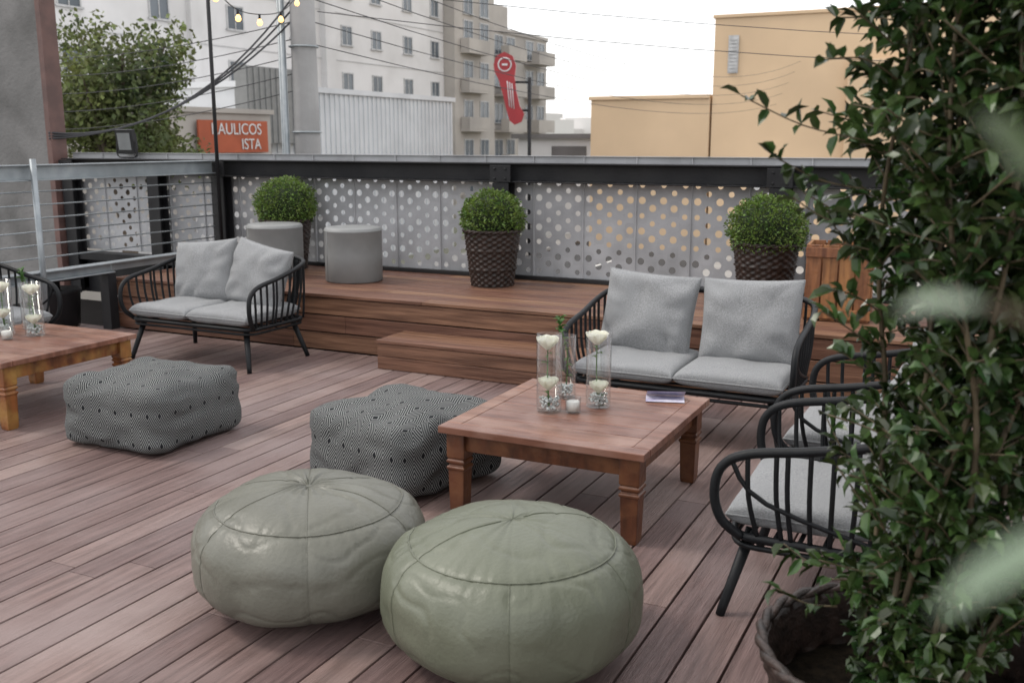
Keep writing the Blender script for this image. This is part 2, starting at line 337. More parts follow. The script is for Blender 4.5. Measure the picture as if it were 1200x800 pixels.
def Rz(a): return Matrix.Rotation(a,3,'Z')
def seat(name,loc,rz,W,n,seed,tilts):
    e=empty(name,loc,rz); w=W/2; mb=MB()
    rr=.09; pts=[]
    for (sx,sy,a0) in((1,1,0),(-1,1,90),(-1,-1,180),(1,-1,270)):
        for k in range(6):
            a=math.radians(a0+k*18); pts.append((sx*(w-.01-rr)+rr*math.cos(a),sy*(.31-rr)+rr*math.sin(a),.30))
    mb.tube(pts,.015,0,8,closed=True)
    mb.tube([(p[0]*.995,p[1]*.995,.268) for p in pts],.010,0,6,closed=True)
    for k in range(7):
        yy=-.24+k*.08; mb.tube([(-w+.02,yy,.30),(w-.02,yy,.30)],.008,0,6)
    for sx in(-1,1):
        for sy in(-1,1):
            mb.tube([(sx*(w-.10),sy*.25,.30),(sx*(w-.03),sy*.32,.04),(sx*(w-.02),sy*.33,0)],[.022,.017,.016],0,10)
    ww=w+.015
    half=[(-w+.015,-.27,.30),(-ww,-.33,.36),(-ww-.01,-.355,.45),(-ww-.01,-.335,.545),(-ww-.01,-.25,.60),(-ww-.01,-.05,.635),(-ww-.01,.16,.68),(-ww+.02,.30,.715),(-ww+.12,.375,.735),(-ww+.26,.39,.74)]
    full=half+[(-q[0],q[1],q[2]) for q in half[::-1]]
    S=smooth(full,6); mb.tube(S,.0165,0,10)
    tot=sum((S[i+1]-S[i]).length for i in range(len(S)-1)); nb=int(tot/.068); step=tot/nb; d=0
    for i in range(1,len(S)):
        d+=(S[i]-S[i-1]).length
        if d>=step:
            d-=step; p=S[i]
            if p.z<.57 and p.y<-.25: continue
            bx=max(-w+.012,min(w-.012,p.x*.965)); by=max(-.30,min(.30,p.y*.85))
            if abs(p.y)>.3 or abs(p.x)<w-.08: by=.30
            mid=Vector(((p.x+bx)/2+ (p.x-bx)*.35,(p.y+by)/2+(p.y-by)*.3,(p.z+.3)/2))
            mb.tube(smooth([p,mid,(bx,by,.30)],4),.0084,0,6)
    mb.obj('metal_frame',['black'],e)
    cwid=(W-.05)/n
    for i in range(n):
        cx=-W/2+.025+cwid*(i+.5)
        mb=MB(); pillow(mb,cwid-.005,.60,.105,(cx,-.03,.37+.004*R.random()),Rz(R.uniform(-.02,.02))@Rx(pi/2+.01),seed+i,pad=True,pinch=.02,wr=.010); mb.obj('seat_cushion_%d'%(i+1),['fabric'],e)
        t=tilts[i]; mb=MB(); pillow(mb,min(.56,cwid+.02),.48,.20,(cx+t[1],.175+t[2],.615),Rz(t[3])@Rx(-.27)@Ry(t[0]),seed+10+i,wr=.017); mb.obj('back_cushion_%d'%(i+1),['fabric'],e)
    return e
seat('outdoor_sofa',(-5.19,5.63,0),0,1.16,2,1,[(-.10,.02,0,.05),(.16,.0,-.03,-.1)])
seat('outdoor_sofa',(-1.48,5.30,0),0,1.20,2,3,[(.05,-.02,0,-.04),(-.04,0,-.02,-.05)])
seat('armchair',(-.42,3.48,0),-pi/2,.66,1,5,[(0,0,0,0)])
seat('armchair',(-.40,4.42,0),-pi/2-.05,.66,1,6,[(.05,0,0,0)])
seat('armchair',(-6.38,4.58,0),pi/2,.66,1,7,[(.05,0,0,0)])
# ---------------------------------------------------------------- leather poufs
def pouf(name,loc,Rr,H,m,rot,seed,button,ns):
    e=empty(name,loc,rot); mb=MB(); seg=256; npf=90; prof=[]
    for i in range(npf+1):
        t=pi*i/npf; s_=math.sin(t); c=math.cos(t); ez=2/2.35 if c>0 else 2/3.2
        r=Rr*max(s_,0)**(2/2.3); z=H/2+H/2*(1 if c>0 else -1)*abs(c)**ez; prof.append((max(r,.0005),z))
    ring=.80*Rr
    def fn(p,a,i):
        r,z=prof[i]; k=a/(2*pi)*ns; d=abs(k-round(k))*2*pi/ns*r
        onring=math.exp(-((abs(r-ring) if z>H/2 else 9)/.008)**2)
        topf=1 if (z<H/2 or r>ring) else .45
        g=.0035*topf*math.exp(-(d/.007)**2) if r>.03 else 0
        g+=.0045*onring
        N_=Vector((math.cos(a)*max(.05,r/Rr),math.sin(a)*max(.05,r/Rr),(z-H/2)/(H/2)*.9)).normalized()
        puff=.004*abs(math.sin(pi*k))*min(1,r/(.5*Rr))*topf
        cs,sn=math.cos(a),math.sin(a)
        w=noise.noise(Vector((cs*r*5,sn*r*5,z*5+seed)))*.013+noise.noise(Vector((cs*5+seed,sn*5,z*16)))*.0034
        pk=math.exp(-(abs(r-ring)/.05)**2) if z>H/2 else math.exp(-((z-H/2)/.12)**2)*.3
        w+=.0026*noise.noise(Vector((a*16,seed,r*9)))*pk*1.6*min(1,abs(math.sin(a/2))*6)
        cr=abs(noise.noise(Vector((cs*r*6+seed,sn*r*6,z*9+seed)))); w-=.0050*max(0,1-cr*12)
        rad=0
        if z>H/2:
            rad=.0035*math.sin(a*17+seed+2*math.sin(a*3))*math.exp(-(r/(.30*Rr))**2)*min(1,r/.03)*(1 if button else .15); rad-=(.014 if button else .003)*math.exp(-(r/.035)**2)
        return p+N_*(puff+w-g)+Vector((0,0,rad))
    mb.lathe(prof,(0,0,0),seg,0,fn); mb.obj('leather_cover',[m],e)
    mb=MB(); j=min(range(npf//2),key=lambda i:abs(prof[i][0]-ring))
    def at(a,i): r,z=prof[i]; return fn(Vector((r*math.cos(a),r*math.sin(a),z)),a,i)
    mb.tube([at(2*pi*k/120,j)+Vector((math.cos(2*pi*k/120)*.001,math.sin(2*pi*k/120)*.001,.002)) for k in range(120)],.0028,0,6,closed=True)
    for k in range(ns):
        a=2*pi*k/ns; Q=[]
        for i in range(2 if (button or k%3==0) else j,npf-8):
            p=at(a,i); r,z=prof[i]; nn=Vector((math.cos(a)*r/Rr,math.sin(a)*r/Rr,(z-H/2)/(H/2))).normalized(); Q.append(p+nn*.0012)
        mb.tube(Q,.0018,0,5)
    if button: mb.lathe([(.001,H-.009),(.012,H-.011),(.017,H-.018)],(0,0,0),16)
    mb.obj('piping',[m],e)
pouf('leather_pouf',(-1.283,2.634,0),.408,.45,'leather_g',.95,1,False,6)
pouf('leather_pouf',(-2.09,2.664,0),.405,.43,'leather_b',.1,5,True,6)
# ---------------------------------------------------------------- fabric ottomans
def ottoman(loc,rz,S,H,seed):
    e=empty('patterned_ottoman',loc,rz); mb=MB(); n=34; mb.uv=[]
    fc=[((1,0,0),(0,1,0),(0,0,1)),((-1,0,0),(0,-1,0),(0,0,1)),((0,1,0),(-1,0,0),(0,0,1)),((0,-1,0),(1,0,0),(0,0,1)),((0,0,1),(1,0,0),(0,1,0)),((0,0,-1),(1,0,0),(0,-1,0))]
    for (a,b,c) in fc:
        a,b,c=Vector(a),Vector(b),Vector(c); vs=[]
        for i in range(n+1):
            for j in range(n+1):
                u=math.sin((i/n-.5)*pi)*.5+ (i/n*2-1)*.5; v=math.sin((j/n-.5)*pi)*.5+(j/n*2-1)*.5
                mb.uv.append((u*S/2+a.x*.3+a.y*.7,v*(S if abs(a.z)>.5 else H)/2+.13+a.z))
                p=a+b*u+c*v; q=7.5; L_=(abs(p.x)**q+abs(p.y)**q+abs(p.z)**q)**(1/q); p=p/L_
                cor=abs(p.x*p.y*p.z); xy=1+.11*cor
                bul=.06*(1-p.z*p.z)-.04*max(0,p.z)
                x=p.x*S/2*(xy+bul); y=p.y*S/2*(xy+bul); z=p.z*H/2
                if p.z>0:
                    mx_=max(abs(p.x),abs(p.y)); z*=1+.12*(1-mx_)-.12*abs(abs(p.x)-abs(p.y))*mx_
                    z+=p.z*.030*noise.noise(Vector((p.x*1.9+seed,p.y*1.9,0)))
                w=noise.noise(Vector((p.x*2.2+seed,p.y*2.2,p.z*2.2)))*.014-abs(noise.noise(Vector((p.x*2.4+seed,p.y*2.4,p.z*2.5))))*.018
                pp=Vector((x,y,z)); pp+=p.normalized()*w
                pp.z=max(pp.z,-H/2); vs.append(pp+Vector((0,0,H/2)))
        mb.add(vs,[(i*(n+1)+j,(i+1)*(n+1)+j,(i+1)*(n+1)+j+1,i*(n+1)+j+1) for i in range(n) for j in range(n)],0,True)
    mb.obj('fabric_cover',['opart'],e)
ottoman((-4.09,3.90,0),.02,.66,.38,2.3)
ottoman((-2.49,3.93,0),-.28,.66,.38,8.1)
# ---------------------------------------------------------------- coffee tables
def table(loc,w,d,H,legm):
    e=empty('coffee_table',loc); mb=MB()
    mb.b2(-w/2,w/2,-d/2,-d/2+.075,H-.032,H); mb.b2(-w/2,w/2,d/2-.075,d/2,H-.032,H)
    mb.b2(-w/2,-w/2+.075,-d/2+.0765,d/2-.0765,H-.032,H); mb.b2(w/2-.075,w/2,-d/2+.0765,d/2-.0765,H-.032,H)
    yy=-d/2+.0765; k=6; s=(d-.153)/k
    for i in range(k): mb.b2(-w/2+.0765,w/2-.0765,yy+s*i+.0008,yy+s*(i+1)-.0008,H-.030,H-.001)
    mb.obj('table_top',['tabletop'],e,bevel=.004)
    mb=MB(); a=.05
    mb.b2(-w/2+.09,w/2-.09,-d/2+a,-d/2+a+.022,H-.115,H-.033); mb.b2(-w/2+.09,w/2-.09,d/2-a-.022,d/2-a,H-.115,H-.033)
    mb.b2(-w/2+a,-w/2+a+.022,-d/2+.09,d/2-.09,H-.115,H-.033); mb.b2(w/2-a-.022,w/2-a,-d/2+.09,d/2-.09,H-.115,H-.033)
    mb.obj('apron',[legm],e,bevel=.003)
    mb=MB(); h=H-.034
    pr=[(.001,0),(.030,0),(.034,.02),(.038,h*.50),(.038,h*.54),(.044,h*.56),(.044,h*.585),(.035,h*.60),(.035,h*.62),(.044,h*.635),(.044,h*.665),(.037,h*.68),(.043,h*.70),(.043,h),(.001,h)]
    pr=[(r*1.414,z) for r,z in pr]
    for sx in(-1,1):
        for sy in(-1,1): mb.lathe(pr,(sx*(w/2-.07),sy*(d/2-.07),0),4,0,None,False,pi/4)
    mb.obj('turned_legs',[legm],e,bevel=.003)
    return e
TH=.40
table((-1.63,4.05,0),.93,.97,TH,'tableleg')
table((-5.34,4.05,0),.95,.97,TH,'tableleg_w')
# ---------------------------------------------------------------- vases
def rose(mb,c,r,mi):
    c=Vector(c)
    for L_,(n,rr,op,hh) in enumerate([(3,.30,.05,1.0),(4,.52,.15,1.0),(5,.76,.35,.95),(6,1.0,.6,.8)]):
        for k in range(n):
            a=2*pi*(k+L_*.37)/n; vs=[]; W=2*pi/n*.75
            for i in range(5):
                t=i/4
                for j in range(5):
                    s=j/4-.5; aa=a+s*2*W*(.5+.5*math.sin(pi*min(1,t*.75+.1)))
                    rad=r*rr*(.35+.65*math.sin(pi*.5*min(1,t*1.25)))*(1+op*.35*t*t) ; zz=r*hh*(t*1.5-.6)-abs(s)*r*.3*t
                    vs.append(c+Vector((math.cos(aa)*rad,math.sin(aa)*rad,zz)))
            mb.add(vs,[(i*5+j,i*5+j+1,(i+1)*5+j+1,(i+1)*5+j) for i in range(4) for j in range(4)],mi,True)
    mb.lathe([(.001,r*.78),(r*.14,r*.74),(r*.24,r*.5),(r*.2,0),(.001,-.3*r)],c,10,mi)
def vase(loc,r,h,flowers,beads=True,stemtop=False):
    e=empty('glass_vase_with_roses',loc); mb=MB()
    mb.lathe([(.001,.002),(r-.002,.002),(r,.006),(r,h),(r-.003,h+.001),(r-.0035,.012),(.001,.010)],(0,0,0),36); mb.obj('glass_cylinder',['glass'],e)
    mb=MB()
    if beads:
        for i in range(90):
            a=R.uniform(0,2*pi); q=(r-.014)*math.sqrt(R.random()); z=.018+R.uniform(0,.045); s=.0065
            mb.lathe([(.0003,-s),(s*.7,-s*.7),(s,0),(s*.7,s*.7),(.0003,s)],(q*math.cos(a),q*math.sin(a),z),7,2)
    for (fx,fy,fz,fr) in flowers:
        mb.tube(smooth([(fx*.3,-fy*.5,.02),(fx*1.2,fy*.6,fz*.5),(fx,fy,fz-fr*.4)],5),.003,1,6)
        rose(mb,(fx,fy,fz),fr,0)
        for k in range(3): a=R.uniform(0,6.28); leaf(mb,Vector((fx,fy,fz-.045-k*.022)),Vector((math.cos(a),math.sin(a),.3)),Vector((0,0,1)),.035,.022,1)
    if stemtop:
        mb.tube(smooth([(0,0,.02),(.01,.0,.2),(-.03,.01,h+.03),(-.04,.0,h+.07)],5),.003,1,6)
        for k in range(12):
            a=R.uniform(0,6.28); z=.1+k*.025; leaf(mb,Vector((.004*math.cos(a)-.03*(z/h)**2,0,z)),Vector((math.cos(a),math.sin(a),.4)),Vector((0,0,1)),.04,.028,1)
        for k in range(12): leaf(mb,Vector((-.03,0,h+.01+.007*k)),rv()+Vector((0,0,.4)),Vector((0,0,1)),.038,.026,1)
    mb.obj('flowers',['rose','green','pearl'],e)
vase((-1.76,3.99,TH+.001),.058,.355,[(-.006,-.004,.31,.043),(.0,-.008,.125,.040)])
vase((-1.59,4.165,TH+.001),.058,.345,[(-.008,-.004,.315,.044),(.006,-.01,.09,.038)])
vase((-1.79,4.25,TH+.001),.05,.30,[],True,True)
vase((-5.386,4.21,TH+.001),.058,.335,[(.0,-.004,.285,.044),(.006,-.01,.10,.040)])
vase((-5.585,4.15,TH+.001),.058,.345,[(.0,-.004,.295,.043),(.0,-.008,.13,.040)])
vase((-5.62,4.36,TH+.001),.05,.30,[],True,True)
def candle(loc):
    e=empty('tealight_candle',loc); mb=MB(); mb.lathe([(.001,.001),(.034,.001),(.036,.006),(.036,.07),(.033,.07),(.032,.008),(.001,.006)],(0,0,0),28); mb.obj('glass_holder',['glass'],e)
    mb=MB(); mb.lathe([(.001,.009),(.030,.009),(.030,.05),(.026,.052),(.001,.050)],(0,0,0),28); mb.tube([(0,0,.05),(.001,0,.06)],.001,0,5); mb.obj('wax',['candle'],e)
candle((-1.655,4.02,TH+.001)); candle((-5.44,4.05,TH+.001))
def card(loc,rz):
    mb=MB(); mb.add([(-.09,-.06,.002),(.09,-.06,.002),(.09,.06,.003),(-.09,.06,.003)],[(0,1,2,3)]); mb.add([(-.09,.06,.004),(.09,.06,.004),(.095,-.02,.045),(-.085,-.02,.042)],[(0,1,2,3)])
    mb.obj('menu_card',['paper'],loc=loc,rot=(0,0,rz))
card((-1.35,4.42,TH+.001),.3); card((-5.50,3.83,TH+.001),-.2)
# ---------------------------------------------------------------- stools
def stool(loc):
    e=empty('cylindrical_stool',loc); mb=MB(); r=.24; h=.45
    pr=[(.001,0),(r-.01,0),(r,.01),(r,h*.5),(r,h-.035),(r+.003,h-.031),(r+.003,h-.025),(r,h-.021),(r-.004,h-.008),(r-.016,h),(r*.6,h+.006),(.001,h+.009)]
    mb.lathe(pr,(0,0,0),64); mb.obj('upholstery',['vinyl'],e)
    mb=MB(); mb.tube([(r+.001,0,.01),(r+.001,0,h-.03)],.003,0,6); mb.obj('seam',['vinyl'],e,rot=(0,0,4.2))
stool((-4.87,6.94,.441)); stool((-5.68,6.92,.441))
# ---------------------------------------------------------------- baskets
def basket(mb,h,rt,rb,rows,strands,soil=.06):
    sub=4; seg=strands*sub; prof=[];nr=rows*3
    for i in range(nr+1): t=i/nr; prof.append((rb+(rt-rb)*t,h*t))
    def fn(p,a,i):
        row=i//3; fr=math.sin(pi*((i%3)+.5)/3); k=a/(2*pi)*strands
        o=math.cos(pi*(k+row))*.007*fr+ .003*fr
        if row==int(rows*.33) or row==int(rows*.66): o+=.006
        return p+Vector((math.cos(a),math.sin(a),0))*o
    mb.lathe(prof,(0,0,0),seg,0,fn)
    for q in(0,1): 
        mb.tube([((rt+.004+.006*math.cos(k*.9+q*pi))*math.cos(2*pi*k/90),(rt+.004+.006*math.cos(k*.9+q*pi))*math.sin(2*pi*k/90),h+.006+.007*math.sin(k*.9+q*pi)) for k in range(90)],.011,0,6,closed=True)
    q=1-soil/h
    def fi(p,a,i):
        k=a/(2*pi)*strands; return p+Vector((math.cos(a),math.sin(a),0))*(.005*math.cos(pi*(k+i)))
    pi_=[(rt-.010-(rt-rb)*(1-q)*t/8,h-soil*t/8) for t in range(9)]
    mb.lathe([(rt-.002,h)]+pi_,(0,0,0),seg,0,fi)
    mb.lathe([(rb+(rt-rb)*q-.006,h-soil),(.001,h-soil+.01)],(0,0,0),48,1)
    mb.lathe([(.001,.002),(rb,.002)],(0,0,0),48,0)
def planter(loc,seed,r=.245,cz=.545):
    e=empty('boxwood_planter',loc,seed); mb=MB(); basket(mb,.44,.225,.17,20,34); mb.obj('wicker_basket',['wicker','soil'],e)
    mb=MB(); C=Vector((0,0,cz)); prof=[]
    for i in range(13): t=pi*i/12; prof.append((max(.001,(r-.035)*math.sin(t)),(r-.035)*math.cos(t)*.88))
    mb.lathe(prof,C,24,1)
    for i in range(6000):
        d=rv(); 
        if d.z<-.62: continue
        k=1+.12*noise.noise(d*2.5+Vector((seed*5,0,0)))+.12*noise.noise(d*8)
        p=C+Vector((d.x,d.y,d.z*.9))*(r*k*R.uniform(.84,1.04)); q=d+rv()*.9
        leaf2(mb,p,q,rv(),R.uniform(.016,.029),R.uniform(.011,.018),0)
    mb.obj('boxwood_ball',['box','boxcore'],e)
planter((-5.88,7.33,.441),.3,.265,.58); planter((-3.69,7.2,.441),1.2,.24); planter((-1.47,7.12,.441),2.1,.26)
# ---------------------------------------------------------------- crate
e=empty('wooden_crate',(-.92,6.85,.441),.08); mb=MB(); w,d,h=.42,.34,.50
for sy in(-1,1):
    for k in range(4): mb.b2(-w/2+.004+k*.104,-w/2+.098+k*.104,sy*d/2-.008,sy*d/2+.008,.003,.497)
    for z in(.02,.42): mb.b2(-w/2,w/2,sy*(d/2+.018)-.009,sy*(d/2+.018)+.009,z,z+.06)
for sx in(-1,1):
    for z in(.003,.13,.257,.384): mb.b2(sx*(w/2-.012)-.010,sx*(w/2-.012)+.010,-d/2+.009,d/2-.009,z,z+.113)
mb.b2(-w/2+.03,w/2-.03,-d/2+.012,d/2-.012,.004,.02); mb.obj('slats',['crate'],e,bevel=.002)
# ---------------------------------------------------------------- vines
def vine(name,loc,rad,H,ns,seed,dens=1.0,lsz=.052,lean=(0,0),z0=.40,rt=.30,off=(0,0),sprigs=()):
    e=empty(name,loc); 
    mb=MB(); basket(mb,.44,rt,rt*.74,16,40,.13); mb.obj('wicker_basket',['wicker','soil'],e,rot=(0,0,seed))
    mb=MB(); ml=MB()
    def twig(T):
        mb.tube(T,.0022,0,4); d=(T[-1]-T[0]).normalized()
        for j in range(1,len(T)):
            for __ in range(2 if R.random()<.6 else 1):
                leaf(ml,T[j],d*.6+rv()*.9,Vector((0,0,1))+rv()*.6,lsz*R.uniform(.6,1.15),lsz*R.uniform(.42,.62),0)
    for s in range(ns):
        a=2*pi*s/ns+R.uniform(-.3,.3); b=R.uniform(.05,.14); tr=rad*R.uniform(.25,.95)
        P=[]; ph=R.uniform(0,6); nseg=12
        for k in range(nseg+1):
            t=k/nseg; z=z0-.10+(H-z0)*t*R.uniform(.97,1.0)
            q=b+(tr-b)*min(1,t*2.2)
            P.append(Vector((q*math.cos(a+.5*math.sin(t*5+ph))+lean[0]*t+off[0]*min(1,t*3),q*math.sin(a+.5*math.sin(t*5+ph))+lean[1]*t+off[1]*min(1,t*3),z)))
        S=smooth(P,4); mb.tube(S,[.008*(1-.7*i/len(S)) for i in range(len(S))],0,6)
        for i in range(2,len(S)):
            for _ in range(3 if i>20 else 2):
                if R.random()>dens: continue
                d=rv(); d.z=abs(d.z)*.5+.05; d.normalize(); Lt=R.uniform(.06,.22)*(1.25 if R.random()<.12 else 1)*(.7 if i<6 else 1)
                twig(smooth([S[i],S[i]+d*Lt*.5+Vector((0,0,.01)),S[i]+d*Lt+Vector((0,0,R.uniform(-.03,.05)))],4))
    for (az,z,Lt,up) in sprigs:
        st_=Vector((math.cos(az)*rad*.6,math.sin(az)*rad*.6,z)); d=Vector((math.cos(az),math.sin(az),up))
        twig(smooth([st_,st_+d*Lt*.5,st_+d*Lt+Vector((0,0,.03))],4))
    mb.obj('stems',['stem'],e); ml.obj('leaves',['leaf'],e)
    return e
vine('potted_vine',(-.09,2.30,0),.31,2.75,12,1,lean=(.14,.08),rt=.34,off=(.06,.03),sprigs=[(3.4,1.60,.26,.25),(3.6,1.50,.20,.2),(3.3,1.42,.14,.2),(3.2,.62,.12,.1),(3.6,.56,.14,.1)])
vine('potted_vine',(.66,3.35,0),.34,2.8,8,3)
# near shrub right beside the camera (out of focus twigs reach into view; pale leaves carry painted sky sheen)
e=empty('foreground_shrub',(.62,.42,0)); mb=MB(); ml=MB()
mb2=MB(); basket(mb2,.44,.2,.15,14,30); mb2.obj('wicker_basket',['wicker','soil'],e)
def camw(cx,cy,z): return Vector((cx*.899-cy*.438-.62, cx*.438+cy*.899-.42, z))
def dirw(cx,cy,z): return Vector((cx*.899-cy*.438, cx*.438+cy*.899, z))
tips=[((.118,.195,1.522),(-.75,-.1,-.40),1,.036,.010),((.130,.27,1.556),(-.9,.1,.0),1,.024,.011),((.142,.27,1.588),(-.3,.2,.5),0,.027,.015)]
for (c,dd,mi,sz,wd) in tips:
    tp=camw(*c); mid=Vector((tp.x*.5,tp.y*.5,tp.z*.88)); S=smooth([(0,0,.34),mid,tp],8); mb.tube(S,[.006-.0050*i/len(S) for i in range(len(S))],0,6)
    leaf(ml,tp,dirw(*dd),Vector((0,-.4,1)),sz,wd,mi,.1)
    for k in range(5,len(S)-4):
        for _ in range(2): leaf(ml,S[k],rv(),Vector((0,0,1)),.05,.025,R.choice([0,1]))
mb.obj('stems',['stem'],e); ml.obj('leaves',['leaf','leafpale'],e)
# ---------------------------------------------------------------- background
def windows(mb,X,ys,zs,w,h,fm=1,gm=2):
    for y in ys:
        for z in zs:
            mb.b2(X,X+.06,y-w/2,y-w/2+.07,z-h/2,z+h/2,fm); mb.b2(X,X+.06,y+w/2-.07,y+w/2,z-h/2,z+h/2,fm)
            mb.b2(X,X+.06,y-w/2+.072,y+w/2-.072,z+h/2-.07,z+h/2,fm); mb.b2(X,X+.12,y-w/2-.08,y+w/2+.08,z-h/2-.08,z-h/2-.002,fm)
            mb.b2(X,X+.045,y-.025,y+.025,z-h/2,z+h/2-.072,fm)
            mb.b2(X-.05,X+.02,y-w/2+.072,y-.027,z-h/2,z+h/2-.072,gm); mb.b2(X-.05,X+.02,y+.027,y+w/2-.072,z-h/2,z+h/2-.072,gm)
e=empty('apartment_building'); mb=MB(); X=-34
zs=[-2.8,-.25,2.3,4.85,7.4,9.95,12.5]
mb.b2(X-14,X,26,59.4,-3.5,15); mb.b2(X-.6,X+.35,46.0,46.9,-3.5,15.4); mb.b2(X-.1,X+.25,36,36.5,-3.5,15.2)
mb.obj('walls',['white'],e)
mb=MB(); windows(mb,X,[48.4,51.4,54.9,58.2],zs,1.05,1.05,0,1); windows(mb,X,[29.5,34.3,39.2,44.0],zs,1.2,1.1,0,1)
for z in zs: mb.b2(X,X+.035,26.2,59.3,z-1.42,z-1.38,2)
mb.obj('windows',['frame','glassdark','frame'],e)
e=empty('apartment_building'); mb=MB()
mb.b2(X-12,X+.8,59.45,65.2,-3.5,12.2); mb.b2(X-12,X+.2,65.25,75.6,-3.5,9.3); mb.b2(X-12.1,X+.3,65.25,75.7,9.3,9.6)
mb.b2(X-6,X-1,67,71,9.6,11.5)
for z in[-2.0,.65,3.2,5.75,8.3]:
    for y0 in(60.2,66.2,71.4):
        mb.b2(X+.3,X+1.5,y0,y0+3.0,z-1.0,z-.85); mb.b2(X+1.4,X+1.5,y0,y0+3.0,z-.84,z-.05); mb.b2(X+.85,X+1.39,y0,y0+.08,z-.84,z-.05); mb.b2(X+.85,X+1.39,y0+2.92,y0+3.0,z-.84,z-.05)
mb.obj('walls_and_balconies',['cream'],e)
mb=MB(); windows(mb,X+.8,[61.3,63.6],[-1.6,1.0,3.6,6.2,8.8,10.6],1.3,1.4,0,1); windows(mb,X+.2,[67.0,69,72.3,74.4],[-1.6,1.0,3.6,6.2,8.4],1.4,1.4,0,1); mb.obj('windows',['frame','glassdark'],e)
e=empty('metal_shed'); mb=MB(); X=-24
mb.b2(X-9.5,X,27.5,42.7,-3.5,3.4); y=27.6
while y<42.6: mb.b2(X,X+.05,y,y+.10,-3.5,3.38); y+=.33
mb.b2(X-9.6,X+.12,27.4,42.8,3.4,3.6)
mb.obj('ribbed_walls',['whitemetal'],e)
mb=MB(); mb.b2(X+.06,X+.6,27.4,30.6,1.5,4.1)
y=27.45
while y<30.5: mb.b2(X+.6,X+.64,y,y+.12,1.5,4.08); y+=.3
mb.obj('slatted_sign_box',['vinyl'],e)
e=empty('shop_building'); mb=MB(); mb.b2(-31,-22.3,8,27.2,-3.5,2.45); mb.b2(-31.1,-22.2,7.9,27.3,2.45,2.6); mb.obj('walls',['cream'],e)
mb=MB()
for k in range(5): mb.b2(-22.3,-22.24,9+k*3.6,11.6+k*3.6,-3.5,-.6)
mb.obj('shutters',['frame'],e)
e=empty('shop_banner',(-22.1,25.2,1.72)); mb=MB(); mb.b2(-.06,0,-1.6,1.6,-.5,.5); mb.obj('panel',['orange'],e)
def text(s,par,loc,size,m,rot=(pi/2,0,pi/2),al='CENTER',name='lettering',sx=1):
    c=bpy.data.curves.new(name,'FONT'); c.body=s; c.size=size; c.extrude=.006; c.align_x=al; c.align_y='CENTER'; o=bpy.data.objects.new(name,c); sc.collection.objects.link(o); o.parent=par; o.location=loc; o.rotation_euler=rot; o.scale=(sx,1,1); c.materials.append(M[m]); return o
text('RAULICOS',e,(.02,.1,.22),.50,'whitep',sx=1.0); text('ISTA',e,(.02,.75,-.25),.48,'whitep')
# red blade sign
e=empty('red_blade_sign',(-19.9,40.4,0),math.radians(20)); mb=MB()
out=[(-.62,4.85),(-.52,5.2),(-.15,5.38),(.22,5.2),(.36,4.8),(.30,4.3),(.38,3.7),(.52,3.1),(.72,2.75),(.60,2.40),(.30,2.28),(.08,2.45),(-.08,3.0),(-.22,3.6),(-.40,4.2),(-.58,4.55)]
n=len(out); mb.add([(a,-.12,b) for a,b in out]+[(a,.12,b) for a,b in out],[tuple(range(n)),tuple(range(n,2*n))[::-1]]+[(k,k+n,(k+1)%n+n,(k+1)%n) for k in range(n)]); mb.obj('sign_body',['red'],e)
mb=MB(); mb.tube([(-.13+.28*math.cos(k*pi/12),-.13,4.84+.28*math.sin(k*pi/12)) for k in range(24)],.03,0,6,closed=True); mb.b2(-.25,-.01,-.145,-.125,4.80,4.88)
for k in range(3): mb.tube([(-.02+.10*k+(.10*q),-.125,4.15-q*1.1-.05*k) for q in(0,.5,1)],.022,0,5)
mb.obj('plain_mark',['whitep'],e)
mb=MB(); mb.tube([(.95,0,-3.5),(.95,0,4.3)],.08,0,10); mb.tube([(.95,0,4.1),(.2,0,4.1)],.05,0,8); mb.tube([(.95,0,2.9),(.4,0,2.9)],.05,0,8); mb.obj('sign_post',['darkmetal'],e)
# ochre building
e=empty('ochre_building'); mb=MB()
mb.b2(-17.8,-12.1,45,62,-3.5,3.45); mb.b2(-12.0,6,45.0,64,-3.5,6.85); mb.b2(-17.9,-12.1,44.9,62,3.45,3.62); mb.b2(-12.08,6.1,44.92,64.1,6.85,7.0)
mb.b2(-6.2,-2.5,44.6,44.98,-3.5,4.9); mb.obj('walls',['yellow'],e,bevel=.02)
mb=MB(); mb.b2(-11.35,-10.9,44.93,44.97,4.5,6.1); 
for k in range(10): mb.b2(-11.3,-10.95,44.9,44.925,4.55+k*.15,4.62+k*.15)
for k in range(5): mb.b2(-10+k*3.1,-8.4+k*3.1,44.93,44.98,-1.6,-.2)
mb.obj('louvre_windows',['frame'],e)
e=empty('small_white_house'); mb=MB(); mb.b2(-24,-19,50,56,-3.5,1.7); mb.obj('walls',['white'],e); mb=MB(); mb.b2(-24.3,-18.7,49.7,56.3,1.7,1.95); mb.b2(-22,-20,49.95,49.99,.3,1.3); mb.obj('roof_and_window',['roof'],e)
# distant
mb=MB(); n=90; vs=[]
for i in range(n+1):
    a=math.radians(-80+i*160/n); d=620; h=12+26*max(0,noise.noise(Vector((i*.13,1,0))))+8*noise.noise(Vector((i*.5,2,0)))
    hd=(math.sin(a-.45)*d,math.cos(a-.45)*d); vs+= [(hd[0],hd[1],-3.6),(hd[0]*1.1,hd[1]*1.1,h)]
mb.add(vs,[(2*i,2*i+2,2*i+3,2*i+1) for i in range(n)],0,True); mb.obj('hills',['hill'])
mb=MB()
for i in range(160):
    a=math.radians(R.uniform(-60,12)); d=R.uniform(190,420); w=R.uniform(6,14); h=R.uniform(4,9)+ (d-190)*.035
    mb.box((math.sin(a)*d,math.cos(a)*d,-3.5+h/2),(w,w,h),0,R.uniform(0,3))
mb.obj('distant_buildings',['far'])
